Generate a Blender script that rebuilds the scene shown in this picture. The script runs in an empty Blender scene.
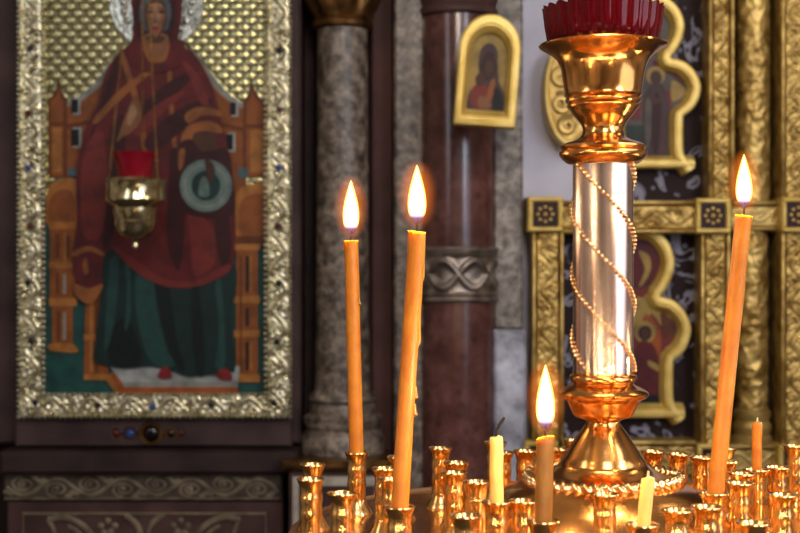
import bpy, bmesh, math, random
from mathutils import Vector, Matrix, noise
from mathutils.geometry import tessellate_polygon
random.seed(7)
PI = math.pi
C = bpy.context.scene.collection
F = 1340.0            # focal length in pixels of an 800 px wide frame
ZC = 1.25             # camera height
def W(px, py, Y): return Vector(((px-400)/F*Y, Y, ZC-(py-266.5)/F*Y))
def lin(c):
    return tuple(((v/255)/12.92 if v/255 <= .04045 else ((v/255+.055)/1.055)**2.4) for v in c)+(1,)

# ------------------------------------------------------------------ materials
class NT:
    def __init__(s, name):
        s.m = bpy.data.materials.new(name); s.m.use_nodes = True
        s.t = s.m.node_tree; s.b = s.t.nodes['Principled BSDF']; s.out = s.t.nodes['Material Output']
    def n(s, typ, **kw):
        x = s.t.nodes.new(typ)
        for k, v in kw.items():
            if k in x.inputs: x.inputs[k].default_value = v
            else: setattr(x, k, v)
        return x
    def l(s, a, b): s.t.links.new(a, b)
    def set(s, **kw):
        for k, v in kw.items():
            s.b.inputs[k.replace('_', ' ')].default_value = v
        return s
    def coord(s): return s.n('ShaderNodeTexCoord').outputs['Object']
    def ramp(s, fac, stops):
        r = s.n('ShaderNodeValToRGB')
        e = r.color_ramp.elements
        while len(e) < len(stops): e.new(.5)
        for i, (p, c) in enumerate(stops): e[i].position = p; e[i].color = c
        s.l(fac, r.inputs[0]); return r.outputs[0]
    def bump(s, h, strength=.5, dist=.01):
        b = s.n('ShaderNodeBump'); b.inputs['Strength'].default_value = strength; b.inputs['Distance'].default_value = dist
        s.l(h, b.inputs['Height']); s.l(b.outputs[0], s.b.inputs['Normal'])
MATS = {}
def noisy(name, c1, c2, rough=.5, metal=0., scale=40, detail=4, bump=0, bdist=.002, lo=.35, hi=.65, rvar=.1, c3=None, dist=0.):
    """two or three tone procedural surface"""
    t = NT(name); t.set(Roughness=rough, Metallic=metal)
    if not metal: t.b.inputs['Specular IOR Level'].default_value = .22
    co = t.coord()
    x = t.n('ShaderNodeTexNoise', Scale=scale, Detail=detail, Distortion=dist); t.l(co, x.inputs['Vector'])
    st = [(lo, lin(c1)), (hi, lin(c2))]
    if c3: st = [(lo, lin(c1)), ((lo+hi)/2, lin(c2)), (hi, lin(c3))]
    t.l(t.ramp(x.outputs['Fac'], st), t.b.inputs['Base Color'])
    if rvar:
        mr = t.n('ShaderNodeMapRange'); mr.inputs['To Min'].default_value = max(0, rough-rvar); mr.inputs['To Max'].default_value = min(1, rough+rvar)
        t.l(x.outputs['Fac'], mr.inputs['Value']); t.l(mr.outputs[0], t.b.inputs['Roughness'])
    if bump:
        y = t.n('ShaderNodeTexNoise', Scale=scale*2, Detail=3.); t.l(co, y.inputs['Vector'])
        t.bump(y.outputs['Fac'], bump, bdist)
    MATS[name] = t.m
    return t.m
def paint(name, c, var=.75, rough=.45):
    c2 = tuple(v*var for v in c)
    return noisy(name, c2, c, rough=rough, scale=30, rvar=0.05, lo=.3, hi=.6)
M = {}
# stone and wall
def granite(name, a, b, c, sc=55, rough=.35):
    t = NT(name); t.set(Roughness=rough); co = t.coord()
    n1 = t.n('ShaderNodeTexNoise', Scale=sc, Detail=6., Roughness=.65); t.l(co, n1.inputs['Vector'])
    n2 = t.n('ShaderNodeTexVoronoi', Scale=sc*1.5); t.l(co, n2.inputs['Vector'])
    n3 = t.n('ShaderNodeTexNoise', Scale=6., Detail=3.); t.l(co, n3.inputs['Vector'])
    c1 = t.ramp(n1.outputs['Fac'], [(.36, lin(a)), (.5, lin(b)), (.66, lin(c))])
    sp = t.ramp(n2.outputs['Distance'], [(.08, (0, 0, 0, 1)), (.3, (1, 1, 1, 1))])
    mx = t.n('ShaderNodeMix', data_type='RGBA', blend_type='MULTIPLY'); mx.inputs[0].default_value = .45
    t.l(c1, mx.inputs[6]); t.l(sp, mx.inputs[7])
    big = t.ramp(n3.outputs['Fac'], [(.3, (.55, .55, .55, 1)), (.7, (1.1, 1.1, 1.1, 1))])
    m2 = t.n('ShaderNodeMix', data_type='RGBA', blend_type='MULTIPLY'); m2.inputs[0].default_value = 1
    t.l(mx.outputs[2], m2.inputs[6]); t.l(big, m2.inputs[7])
    t.l(m2.outputs[2], t.b.inputs['Base Color']); return t.m
M['plum'] = noisy('plum_stone', (46, 32, 32), (70, 52, 49), rough=.6, scale=9, detail=8, bump=.05)
M['plum_dark'] = noisy('dark_plum_stone', (32, 22, 21), (52, 37, 35), rough=.65, scale=12, detail=8)
M['plum_red'] = noisy('reddish_stone', (56, 37, 34), (80, 55, 50), rough=.55, scale=11, detail=8)
M['granite'] = granite('grey_granite', (44, 36, 30), (104, 90, 78), (150, 134, 118), 42, .45)
M['granite_light'] = granite('pale_granite', (84, 74, 68), (134, 122, 112), (172, 162, 152), 40, .5)
M['marble_lit'] = granite('bluish_lit_marble', (120, 118, 128), (170, 170, 182), (210, 212, 224), 14)  # bluish light on the lower pilaster, put into the stone colour
M['marble_red'] = granite('red_brown_marble', (74, 42, 38), (92, 55, 49), (110, 72, 66), 16, .2)
M['plaster'] = noisy('lilac_plaster', (176, 174, 190), (200, 198, 214), rough=.8, scale=6, bump=.05)
M['brown_red'] = noisy('dark_red_brown_stone', (58, 34, 30), (80, 50, 44), rough=.7, scale=9, detail=6)
M['relief_dim'] = noisy('dim_carved_stone', (84, 72, 58), (122, 108, 88), rough=.6, scale=30)
M['frieze'] = noisy('frieze_ground', (50, 40, 34), (72, 60, 50), rough=.6, scale=30)
M['floor'] = noisy('stone_floor', (60, 52, 48), (90, 80, 74), rough=.4, scale=5)
M['relief_stone'] = noisy('carved_stone', (112, 98, 80), (160, 142, 118), rough=.5, scale=30)
M['inlay_line'] = noisy('pale_inlay', (140, 130, 116), (170, 160, 146), rough=.5, scale=30)
# metals
M['copper'] = noisy('polished_brass', (232, 162, 88), (246, 182, 108), rough=.19, metal=1, scale=30, rvar=.05, lo=.3, hi=.7)
M['copper_column'] = noisy('satin_rose_brass', (232, 202, 184), (242, 214, 198), rough=.22, metal=1, scale=30, rvar=.04)
M['bead'] = noisy('bead_metal', (230, 190, 130), (250, 218, 166), rough=.2, metal=1, scale=60)
M['socket'] = noisy('socket_brass', (222, 170, 100), (242, 198, 132), rough=.24, metal=1, scale=60)
M['gold'] = noisy('carved_gold', (140, 108, 50), (208, 176, 104), rough=.42, metal=.65, scale=34, detail=6, bump=.3, bdist=.004)
M['gold_flat'] = noisy('flat_gold', (150, 120, 62), (188, 158, 92), rough=.45, metal=.6, scale=18)
M['gold_bright'] = noisy('bright_gold', (200, 166, 80), (228, 198, 114), rough=.42, metal=.4, scale=24)
M['silver_gilt'] = noisy('silver_gilt', (164, 154, 120), (212, 204, 174), rough=.28, metal=.85, scale=40, bump=.15, bdist=.003)
M['halo'] = noisy('halo_silver', (150, 152, 144), (206, 206, 196), rough=.25, metal=.9, scale=60, bump=.3, bdist=.003)
M['brass_dull'] = noisy('pale_brass', (186, 174, 132), (216, 206, 168), rough=.16, metal=1, scale=40)
M['bronze'] = noisy('dark_bronze', (84, 58, 30), (140, 102, 58), rough=.35, metal=.9, scale=30)
M['band_metal'] = noisy('band_pewter', (110, 98, 90), (168, 156, 146), rough=.35, metal=.85, scale=30)
# wax
def wax(name, c, deep):
    t = NT(name); t.set(Roughness=.42); co = t.coord()
    x = t.n('ShaderNodeTexNoise', Scale=70., Detail=2.); t.l(co, x.inputs['Vector'])
    t.l(t.ramp(x.outputs['Fac'], [(.3, lin(deep)), (.7, lin(c))]), t.b.inputs['Base Color'])
    t.b.inputs['Subsurface Weight'].default_value = .6
    t.b.inputs['Subsurface Radius'].default_value = (1., .42, .1)
    t.b.inputs['Subsurface Scale'].default_value = .02
    return t.m
M['wax'] = wax('orange_wax', (202, 130, 28), (180, 106, 16))
M['wax_pale'] = wax('pale_yellow_wax', (236, 194, 116), (226, 178, 96))
M['wax_dark'] = wax('brown_wax', (150, 100, 14), (128, 80, 8))
M['wick'] = noisy('charred_wick', (20, 16, 14), (50, 40, 34), rough=.9, scale=200)
M['wick_white'] = noisy('cotton_wick', (210, 180, 130), (236, 210, 160), rough=.9, scale=200)
# glass
def glass(name, c, rough=.08, tr=.45):
    t = NT(name)
    t.set(Roughness=rough, Base_Color=lin(c)); t.b.inputs['Transmission Weight'].default_value = tr
    t.b.inputs['IOR'].default_value = 1.45
    co = t.coord(); x = t.n('ShaderNodeTexNoise', Scale=20.); t.l(co, x.inputs['Vector'])
    t.l(t.ramp(x.outputs['Fac'], [(.3, lin(tuple(v*.8 for v in c))), (.7, lin(c))]), t.b.inputs['Base Color'])
    return t.m
M['glass_red'] = glass('ruby_glass', (120, 4, 18), .06, .55)
M['glass_pink'] = glass('raspberry_glass', (150, 20, 38), .08, .2)
M['gem_blue'] = glass('blue_gem', (60, 90, 170)); M['gem_dark'] = glass('dark_gem', (24, 10, 16)); M['gem_red'] = glass('red_gem', (110, 30, 40))
# flame
def flame_mat():
    t = NT('flame_core'); t.t.nodes.remove(t.b)
    co = t.n('ShaderNodeTexCoord').outputs['Generated']
    sx = t.n('ShaderNodeSeparateXYZ'); t.l(co, sx.inputs[0])
    col = t.ramp(sx.outputs['Z'], [(.0, lin((60, 80, 255))), (.12, lin((120, 130, 255))), (.22, lin((255, 220, 160))), (1., lin((255, 206, 120)))])
    st = t.ramp(sx.outputs['Z'], [(.0, (.02, .02, .02, 1)), (.12, (.06, .06, .06, 1)), (.26, (1, 1, 1, 1)), (1., (.6, .6, .6, 1))])
    mu = t.n('ShaderNodeMath', operation='MULTIPLY'); mu.inputs[1].default_value = 9.; t.l(st, mu.inputs[0])
    lw = t.n('ShaderNodeLayerWeight'); lw.inputs['Blend'].default_value = .5
    rim = t.ramp(lw.outputs['Facing'], [(.0, (1, 1, 1, 1)), (.45, lin((255, 226, 150))), (.95, lin((255, 120, 24)))])
    cm = t.n('ShaderNodeMix', data_type='RGBA', blend_type='MULTIPLY'); cm.inputs[0].default_value = 1.; t.l(col, cm.inputs[6]); t.l(rim, cm.inputs[7])
    e = t.n('ShaderNodeEmission'); t.l(cm.outputs[2], e.inputs[0]); t.l(mu.outputs[0], e.inputs[1])
    tr = t.n('ShaderNodeBsdfTransparent'); mx = t.n('ShaderNodeMixShader')
    al = t.ramp(sx.outputs['Z'], [(.0, (.12, .12, .12, 1)), (.12, (.4, .4, .4, 1)), (.26, (1, 1, 1, 1))])
    t.l(al, mx.inputs[0]); t.l(tr.outputs[0], mx.inputs[1]); t.l(e.outputs[0], mx.inputs[2]); t.l(mx.outputs[0], t.out.inputs[0])
    t.m.cycles.emission_sampling = 'NONE'
    return t.m
def bloom_mat(name, c, strength, power, amax):
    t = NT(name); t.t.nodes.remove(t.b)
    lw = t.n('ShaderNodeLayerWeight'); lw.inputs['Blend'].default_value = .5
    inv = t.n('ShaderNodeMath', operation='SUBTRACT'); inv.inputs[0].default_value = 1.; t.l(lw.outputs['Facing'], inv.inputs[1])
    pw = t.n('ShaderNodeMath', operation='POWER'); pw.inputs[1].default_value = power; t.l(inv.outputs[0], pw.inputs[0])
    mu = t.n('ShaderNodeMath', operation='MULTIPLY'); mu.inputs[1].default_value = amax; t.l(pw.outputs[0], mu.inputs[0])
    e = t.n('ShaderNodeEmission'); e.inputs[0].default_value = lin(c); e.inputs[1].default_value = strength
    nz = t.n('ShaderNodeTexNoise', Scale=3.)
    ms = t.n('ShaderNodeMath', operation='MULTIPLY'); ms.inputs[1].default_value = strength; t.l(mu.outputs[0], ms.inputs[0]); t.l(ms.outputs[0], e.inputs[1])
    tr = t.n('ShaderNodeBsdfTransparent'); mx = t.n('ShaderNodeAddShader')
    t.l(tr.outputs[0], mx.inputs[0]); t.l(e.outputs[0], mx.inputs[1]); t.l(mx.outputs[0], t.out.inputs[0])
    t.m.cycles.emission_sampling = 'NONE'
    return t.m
M['flame'] = flame_mat()
M['bloom'] = bloom_mat('flame_bloom', (255, 128, 40), .42, 5., 1.)  # additive orange shell imitating lens bloom around each flame
# diamond-embossed gilded ground
def embossed(name, scale):
    t = NT(name); t.set(Roughness=.27, Metallic=.9); co = t.coord()
    sx = t.n('ShaderNodeSeparateXYZ'); t.l(co, sx.inputs[0])
    def tri(op):
        a = t.n('ShaderNodeMath', operation=op); t.l(sx.outputs['X'], a.inputs[0]); t.l(sx.outputs['Z'], a.inputs[1])
        b = t.n('ShaderNodeMath', operation='MULTIPLY'); b.inputs[1].default_value = scale; t.l(a.outputs[0], b.inputs[0])
        c = t.n('ShaderNodeMath', operation='SINE'); t.l(b.outputs[0], c.inputs[0])
        d = t.n('ShaderNodeMath', operation='ABSOLUTE'); t.l(c.outputs[0], d.inputs[0]); return d.outputs[0]
    m = t.n('ShaderNodeMath', operation='MULTIPLY'); t.l(tri('ADD'), m.inputs[0]); t.l(tri('SUBTRACT'), m.inputs[1])
    t.l(t.ramp(m.outputs[0], [(0., lin((98, 92, 66))), (.6, lin((158, 150, 110)))]), t.b.inputs['Base Color'])
    t.bump(m.outputs[0], .5, .004); return t.m
M['emboss'] = embossed('embossed_gold_ground', 2*PI/.062)
# dark panel with pale scroll inlay
def inlaid(name):
    t = NT(name); t.set(Roughness=.6); t.b.inputs['Specular IOR Level'].default_value = .15; co = t.coord()
    n1 = t.n('ShaderNodeTexNoise', Scale=14., Detail=2., Distortion=1.6); t.l(co, n1.inputs['Vector'])
    n2 = t.n('ShaderNodeTexVoronoi', Scale=30.); t.l(co, n2.inputs['Vector'])
    a = t.ramp(n1.outputs['Fac'], [(.57, (0, 0, 0, 1)), (.6, (1, 1, 1, 1)), (.655, (1, 1, 1, 1)), (.68, (0, 0, 0, 1))])
    b = t.ramp(n2.outputs['Distance'], [(.14, (1, 1, 1, 1)), (.2, (0, 0, 0, 1))])
    ad = t.n('ShaderNodeMix', data_type='RGBA', blend_type='LIGHTEN'); ad.inputs[0].default_value = .75; t.l(a, ad.inputs[6]); t.l(b, ad.inputs[7])
    mx = t.n('ShaderNodeMix', data_type='RGBA'); t.l(ad.outputs[2], mx.inputs[0])
    mx.inputs[6].default_value = lin((34, 19, 17)); mx.inputs[7].default_value = lin((128, 126, 140))
    t.l(mx.outputs[2], t.b.inputs['Base Color']); return t.m
M['inlaid'] = inlaid('dark_inlaid_panel')
P_ = {}
for k, c in dict(robe=(112, 30, 32), robe_dark=(66, 18, 21), robe_light=(138, 48, 42), robe_gold=(176, 104, 50), skirt=(18, 48, 45), skirt_light=(36, 80, 73), skirt_dark=(8, 24, 25),
                 teal=(34, 88, 82), throne=(168, 92, 38), throne_light=(206, 132, 58), throne_dark=(122, 60, 26), black=(18, 16, 20), white=(196, 200, 196),
                 skin=(160, 104, 66), skin_light=(196, 146, 104), skin_dark=(92, 54, 34), cap=(88, 104, 112), disc=(126, 154, 146), disc_dark=(30, 62, 60), red=(158, 36, 36), grey=(170, 168, 156), blue=(88, 118, 122),
                 saint=(92, 62, 60), saint_red=(146, 56, 46), saint_green=(54, 70, 62), saint_bg=(116, 104, 96), ochre=(206, 168, 84), orange=(190, 96, 36), bluegrey=(120, 130, 146)).items():
    P_[k] = paint('paint_'+k, tuple(v*.74 for v in c), rough=.5)

# ------------------------------------------------------------------ builders
def thing(name, label, cat, loc=(0, 0, 0), group=None):
    o = bpy.data.objects.new(name, None); C.objects.link(o); o.location = loc
    o.empty_display_size = .02
    o['label'] = label; o['category'] = cat
    if group: o['group'] = group
    return o
def tag(o, label, cat, group=None):
    o['label'] = label; o['category'] = cat
    if group: o['group'] = group
    return o
def link(name, me, mat=None, parent=None, loc=None, smooth=True, ang=40):
    if mat is not None:
        for m in (mat if isinstance(mat, (list, tuple)) else [mat]): me.materials.append(m)
    if smooth:
        for p in me.polygons: p.use_smooth = True
        me.set_sharp_from_angle(angle=math.radians(ang))
    o = bpy.data.objects.new(name, me); C.objects.link(o)
    if parent: o.parent = parent
    if loc is not None: o.location = loc
    return o
class MB:
    def __init__(s): s.v = []; s.f = []; s.mi = []
    def add(s, vs, fs, mi=0):
        k = len(s.v); s.v += [tuple(v) for v in vs]; s.f += [tuple(i+k for i in f) for f in fs]; s.mi += [mi]*len(fs); return s
    def box(s, x0, x1, y0, y1, z0, z1, mi=0, bev=0):
        if bev:
            b = min(bev, (x1-x0)*.45, (z1-z0)*.45, (y1-y0)*.45)
            # chamfered towards -Y (the face towards the church)
            vs = [(x0, y1, z0), (x1, y1, z0), (x1, y1, z1), (x0, y1, z1), (x0, y0+b, z0), (x1, y0+b, z0), (x1, y0+b, z1), (x0, y0+b, z1),
                  (x0+b, y0, z0+b), (x1-b, y0, z0+b), (x1-b, y0, z1-b), (x0+b, y0, z1-b)]
            fs = [(3, 2, 1, 0), (0, 1, 5, 4), (1, 2, 6, 5), (2, 3, 7, 6), (3, 0, 4, 7), (4, 5, 9, 8), (5, 6, 10, 9), (6, 7, 11, 10), (7, 4, 8, 11), (8, 9, 10, 11)]
            return s.add(vs, [tuple(f) for f in fs], mi)
        vs = [(x, y, z) for x in (x0, x1) for y in (y0, y1) for z in (z0, z1)]
        return s.add(vs, [(0, 1, 3, 2), (4, 6, 7, 5), (0, 4, 5, 1), (2, 3, 7, 6), (0, 2, 6, 4), (1, 5, 7, 3)], mi)
    def lathe(s, prof, n=48, c=(0, 0, 0), mi=0, rf=None, cap=True):
        """prof = [(r, z)...]; rf(angle, t) multiplies the radius"""
        k = len(prof); vs = []
        for i, (r, z) in enumerate(prof):
            for j in range(n):
                a = 2*PI*j/n; q = r*(rf(a, i/(k-1)) if rf else 1)
                vs.append((c[0]+q*math.cos(a), c[1]+q*math.sin(a), c[2]+z))
        fs = [(i*n+j, i*n+(j+1) % n, (i+1)*n+(j+1) % n, (i+1)*n+j) for i in range(k-1) for j in range(n)]
        if cap:
            if prof[0][0] > 1e-6: fs.append(tuple(reversed(range(n))))
            if prof[-1][0] > 1e-6: fs.append(tuple((k-1)*n+j for j in range(n)))
        return s.add(vs, fs, mi)
    def tube(s, pts, r, n=8, mi=0):
        pts = [Vector(p) for p in pts]; k = len(pts)
        rr = r if isinstance(r, (list, tuple)) else [r]*k
        vs = []; up = None
        for i, p in enumerate(pts):
            d = (pts[min(i+1, k-1)]-pts[max(i-1, 0)]).normalized()
            if up is None:
                up = d.orthogonal().normalized()
            else:
                up = (up-d*up.dot(d)).normalized()
            w = d.cross(up)
            for j in range(n):
                a = 2*PI*j/n; vs.append(p+(up*math.cos(a)+w*math.sin(a))*rr[i])
        fs = [(i*n+j, i*n+(j+1) % n, (i+1)*n+(j+1) % n, (i+1)*n+j) for i in range(k-1) for j in range(n)]
        fs += [tuple(reversed(range(n))), tuple((k-1)*n+j for j in range(n))]
        return s.add(vs, fs, mi)
    def ball(s, c, r, nu=10, nv=6, mi=0, sc=(1, 1, 1)):
        vs = [(c[0], c[1], c[2]-r*sc[2])]
        for i in range(1, nv):
            t = -PI/2+PI*i/nv
            for j in range(nu):
                a = 2*PI*j/nu
                vs.append((c[0]+r*sc[0]*math.cos(t)*math.cos(a), c[1]+r*sc[1]*math.cos(t)*math.sin(a), c[2]+r*sc[2]*math.sin(t)))
        vs.append((c[0], c[1], c[2]+r*sc[2])); L = len(vs)-1
        fs = [(0, 1+(j+1) % nu, 1+j) for j in range(nu)]
        fs += [(1+i*nu+j, 1+i*nu+(j+1) % nu, 1+(i+1)*nu+(j+1) % nu, 1+(i+1)*nu+j) for i in range(nv-2) for j in range(nu)]
        fs += [(L, 1+(nv-2)*nu+j, 1+(nv-2)*nu+(j+1) % nu) for j in range(nu)]
        return s.add(vs, fs, mi)
    def poly(s, pts, y, mi=0, depth=0):
        """flat polygon in the XZ plane facing -Y; optional thickness behind it"""
        v3 = [Vector((p[0], p[1], 0)) for p in pts]
        tris = tessellate_polygon([v3]); n = len(pts)
        vs = [(p[0], y, p[1]) for p in pts]; fs = []
        for a, b, c in tris:
            A, B, D = v3[a], v3[b], v3[c]
            fs.append((a, b, c) if (B-A).cross(D-A).z > 0 else (a, c, b))
        s.add(vs, fs, mi)
        if depth:
            area = sum(pts[i][0]*pts[(i+1) % n][1]-pts[(i+1) % n][0]*pts[i][1] for i in range(n))
            vs2 = vs+[(p[0], y+depth, p[1]) for p in pts]
            q = [(i, i+n, (i+1) % n+n, (i+1) % n) for i in range(n)]
            if area < 0: q = [tuple(reversed(f)) for f in q]
            s.add(vs2, q, mi)
        return s
    def ring(s, outer, inner, y, depth, mi=0):
        """moulding between two outlines with the same number of points, raised in the middle"""
        n = len(outer)
        rows = [[(a[0]*(1-f)+b[0]*f, y+depth*d, a[1]*(1-f)+b[1]*f) for a, b in zip(outer, inner)] for f, d in
                ((0, 1), (0, .2), (.07, .03), (.14, 0), (.5, .02), (.56, .1), (.62, .1), (.68, .04), (.9, .4), (1, .55), (1, 1))]
        vs = [v for r in rows for v in r]; fs = []
        for i in range(len(rows)-1):
            for j in range(n): fs.append((i*n+j, i*n+(j+1) % n, (i+1)*n+(j+1) % n, (i+1)*n+j))
        return s.add(vs, fs, mi)
    def relief(s, x0, x1, z0, z1, y, h, nu, nv, fn, mi=0, curve=None):
        """height field on a panel facing -Y; fn(u, v) in 0..1 with u, v in metres from the corner"""
        vs = []
        for i in range(nv+1):
            for j in range(nu+1):
                u = (x1-x0)*j/nu; v = (z1-z0)*i/nv
                edge = 0 if (j in (0, nu) or i in (0, nv)) else 1
                vs.append((x0+u, y-h*fn(u, v)*edge, z0+v))
        fs = [(i*(nu+1)+j, i*(nu+1)+j+1, (i+1)*(nu+1)+j+1, (i+1)*(nu+1)+j) for i in range(nv) for j in range(nu)]
        return s.add(vs, fs, mi)
    def build(s, name, mat, parent=None, loc=None, smooth=True, ang=40):
        me = bpy.data.meshes.new(name); me.from_pydata(s.v, [], s.f)
        bm = bmesh.new(); bm.from_mesh(me); bmesh.ops.recalc_face_normals(bm, faces=bm.faces) if False else None
        bm.free()
        o = link(name, me, mat, parent, loc, smooth, ang)
        for p, k in zip(me.polygons, s.mi): p.material_index = k
        return o
def smooth_pts(pts, k=5, closed=True):
    out = []; n = len(pts)
    for i in range(n if closed else n-1):
        p0, p1, p2, p3 = [Vector(pts[(i+d) % n] if closed else pts[min(max(i+d, 0), n-1)]) for d in (-1, 0, 1, 2)]
        for j in range(k):
            t = j/k
            q = .5*((2*p1)+(p2-p0)*t+(2*p0-5*p1+4*p2-p3)*t*t+(3*p1-p0-3*p2+p3)*t**3)
            out.append((q.x, q.y))
    if not closed: out.append(tuple(pts[-1]))
    return out
def struct(o): o['kind'] = 'structure'; return o

# height-field ornaments -------------------------------------------------------
def gss(x, s): return math.exp(-(x/s)**2)
def vine(w, horizontal=False, seed=0):
    """undulating stem with spiral leaves, period 1.7 w"""
    L = 1.7*w
    def fn(u, v):
        if horizontal: u, v = v, u
        u = u-w/2
        h = .8*gss(u-.25*w*math.sin(2*PI*v/L), .06*w)
        k = round((v/L-.25)*2)
        for kk in (k-1, k, k+1):
            cy = (.25+kk*.5)*L; side = -1 if kk % 2 == 0 else 1
            cx = side*.16*w; dx, dy = u-cx, v-cy; r = math.hypot(dx, dy); a = math.atan2(dy, dx*side)
            rr = w*(.1+.035*a)
            h = max(h, gss(r-rr, .045*w)*.9 if r < .3*w else 0, gss(r, .06*w))
            lob = .3*w*(1+.3*math.cos(5*a)); h = max(h, .45*gss(r-lob, .06*w))
        h += .18*noise.noise(Vector((u/w*7+seed, v/w*7, seed)))
        if abs(u) > .43*w: h = 1.
        return max(0, min(1.1, h))
    return fn
def acanthus(seed=0, k=1.0):
    def fn(u, v):
        p = Vector((u*26*k+seed, v*26*k, seed*1.7))
        a = noise.noise(p); b = noise.noise(p*2.2)
        return max(0, min(1, .5+.9*(1-abs(a)*3.2)*.5+.35*b))
    return fn
def guilloche(w, h):
    L = 1.25*h
    def fn(u, v):
        s = v-h/2; r = 0
        for ph in (0, PI):
            r = max(r, gss(s-.27*h*math.sin(2*PI*u/L+ph), .085*h))
        r = max(r, gss(s-.4*h, .04*h), gss(s+.4*h, .04*h)); return r
    return fn

# ------------------------------------------------------------------ the setting
YB = 3.0                      # the picture wall: faces of frames and posts near here
def px(v, Y=YB): return (v-400)/F*Y
def pz(v, Y=YB): return ZC-(v-266.5)/F*Y
def wbox(name, x0, x1, y0, y1, Y0, Y1, mat, bev=.004):   # pixel rectangle on the picture wall, front depth Y0
    return MB().box(px(x0), px(x1), Y0, Y1, pz(y1), pz(y0), bev=bev).build(name, mat)
struct(MB().box(-2.2, 2.2, -1.2, 3.6, -.05, 0).build('floor', M['floor'], smooth=False))
struct(MB().box(-2.2, 2.2, 3.3, 3.45, 0, 3.2).build('wall_back', M['plum_dark'], smooth=False))
ZT = 2.6
def slab(name, x0, x1, Y0, mat, z0=0, z1=ZT, Y1=3.3):
    return struct(MB().box(px(x0), px(x1), Y0, Y1, z0, z1, bev=.006).build(name, mat, smooth=False))
slab('wall_left', -60, 300, 3.02, M['plum'], z0=pz(445))         # stone field behind the big icon
slab('trim_1', 293, 312, 3.16, M['plum_dark'])
slab('trim_2', 370, 394, 3.06, M['brown_red'])
slab('trim_3', 394, 424, 3.0, M['granite'])
slab('trim_4', 494, 524, 3.02, M['granite_light'], z0=pz(330))
slab('trim_5', 494, 526, 3.0, M['marble_lit'], z0=0, z1=pz(330))  # lower part of the same pilaster; its lighting is painted as paler stone
slab('wall_right', 524, 960, 3.1, M['plaster'])
# stone base under the icon: ledge, frieze, carved dado
struct(wbox('trim_6', 16, 292, 417, 446, 2.99, 3.3, M['plum']))
b = struct(wbox('trim_7', 8, 300, 448, 470, 2.93, 3.3, M['plum_dark'], .008))
fr = MB().box(px(9), px(284), 2.96, 3.3, pz(498), pz(470), bev=.003)
struct(fr.build('trim_8', M['frieze']))
fv = MB()
def vt(pts, w): fv.tube([(px(a), 2.959, pz(b)) for a, b in pts], w*.00224, 6)
vt([(12+i*2, 484+8*math.sin((i*2)/66*2*PI)) for i in range(134)], 2.2)
for i in range(8):
    cx = 28.5+i*33; sg = 1 if i % 2 else -1
    pts_ = []
    for j in range(29):
        t = j/28; a = sg*(PI/2+t*1.6*2*PI); r = 9.5-7*t
        pts_.append((cx+r*math.cos(a)*1.25, 484+sg*2.5+r*math.sin(a)*.8))
    vt(pts_, 1.5)
    fv.ball((px(cx), 2.959, pz(484+sg*2.5)), .006, 8, 6)
    for dx, dy in ((14, -7), (18, -4), (11, -9), (-13, 7), (-17, 5)): fv.ball((px(cx+dx), 2.959, pz(484-sg*dy)), .006, 8, 6, sc=(1.3, .6, .8))
for yy_ in (473, 495.5): vt([(10, yy_), (282, yy_)], .8)
struct(fv.build('trim_10', M['relief_dim']))
da = MB().box(px(11), px(284), 2.97, 3.3, 0, pz(498), bev=.003)
struct(da.build('wall_dado', M['plum_red'], smooth=False))
# carved scroll panel of the dado
def scroll(cx, cy, r0, r1, a0, turns, n=40):
    out = []
    for i in range(n+1):
        t = i/n; a = a0+turns*2*PI*t; r = r0+(r1-r0)*t
        out.append((cx+r*math.cos(a), cy+r*math.sin(a)))
    return out
dp = MB()
yy = 2.968
def strip(pts, w, mb=dp, y=yy, mi=0):
    q = [(px(a), pz(b)) for a, b in pts]; mb.tube([(a, y, b) for a, b in q], [max(.0025, w*.00224)]*len(q), 6, mi)
strip([(27, 600), (27, 511), (267, 511), (267, 600)], 1.6)
for sgn in (1, -1):
    X = lambda v: 147+sgn*(v-147)
    strip([(X(a), b) for a, b in smooth_pts([(52, 517), (70, 515), (88, 524), (98, 540), (96, 560)], 6, False)], 3.2)
    strip([(X(a), b) for a, b in scroll(68, 545, 22, 5, -1.4, 1.4)], 2.6)
    strip([(X(a), b) for a, b in smooth_pts([(52, 517), (58, 530), (56, 548)], 5, False)], 2.4)
    strip([(X(a), b) for a, b in smooth_pts([(128, 512), (140, 522), (144, 540), (144, 580)], 5, False)], 3.)
    for i, (a, b) in enumerate([(104, 523), (111, 518), (118, 523), (107, 530), (114, 529), (110, 537), (117, 535), (113, 543)]):
        dp.ball((px(X(a)), yy, pz(b)), .0078, 8, 6, sc=(1, .5, 1))
struct(dp.build('trim_9', M['relief_dim']))

# ------------------------------------------------------------------ the big icon
YI = 2.985
icon = thing('framed_icon', 'large icon of an enthroned figure in dark red robe, in an embossed silver-gilt frame', 'icon', (px(154), 3.02, pz(416)))
ic = icon.location.copy()
def ip(x, y): return (px(x, YI)-ic.x, pz(y, YI)-ic.z)
TOP = -60
board = MB().box(ip(22, 0)[0], ip(288, 0)[0], 2.99-ic.y, 3.02-ic.y, ip(0, 412)[1], ip(0, TOP)[1])
board.build('board', M['plum_dark'], icon, smooth=False)
lay = [0]
def ly():
    lay[0] += 1; return 2.9885-.00012*lay[0]-ic.y
MB().poly([ip(45, 240), ip(271, 240), ip(271, TOP), ip(45, TOP)][::1], ly()).build('gilded_ground', M['emboss'], icon, smooth=False)
names = list(P_.keys())
def painting(name, shapes):
    mb = MB()
    for s in shapes:
        kind, col, pts = s
        if kind == 's': pts = smooth_pts(pts, 5)
        mb.poly([ip(a, b) for a, b in pts], ly(), names.index(col))
    mb.build(name, [P_[k] for k in names], icon, smooth=False)
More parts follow.
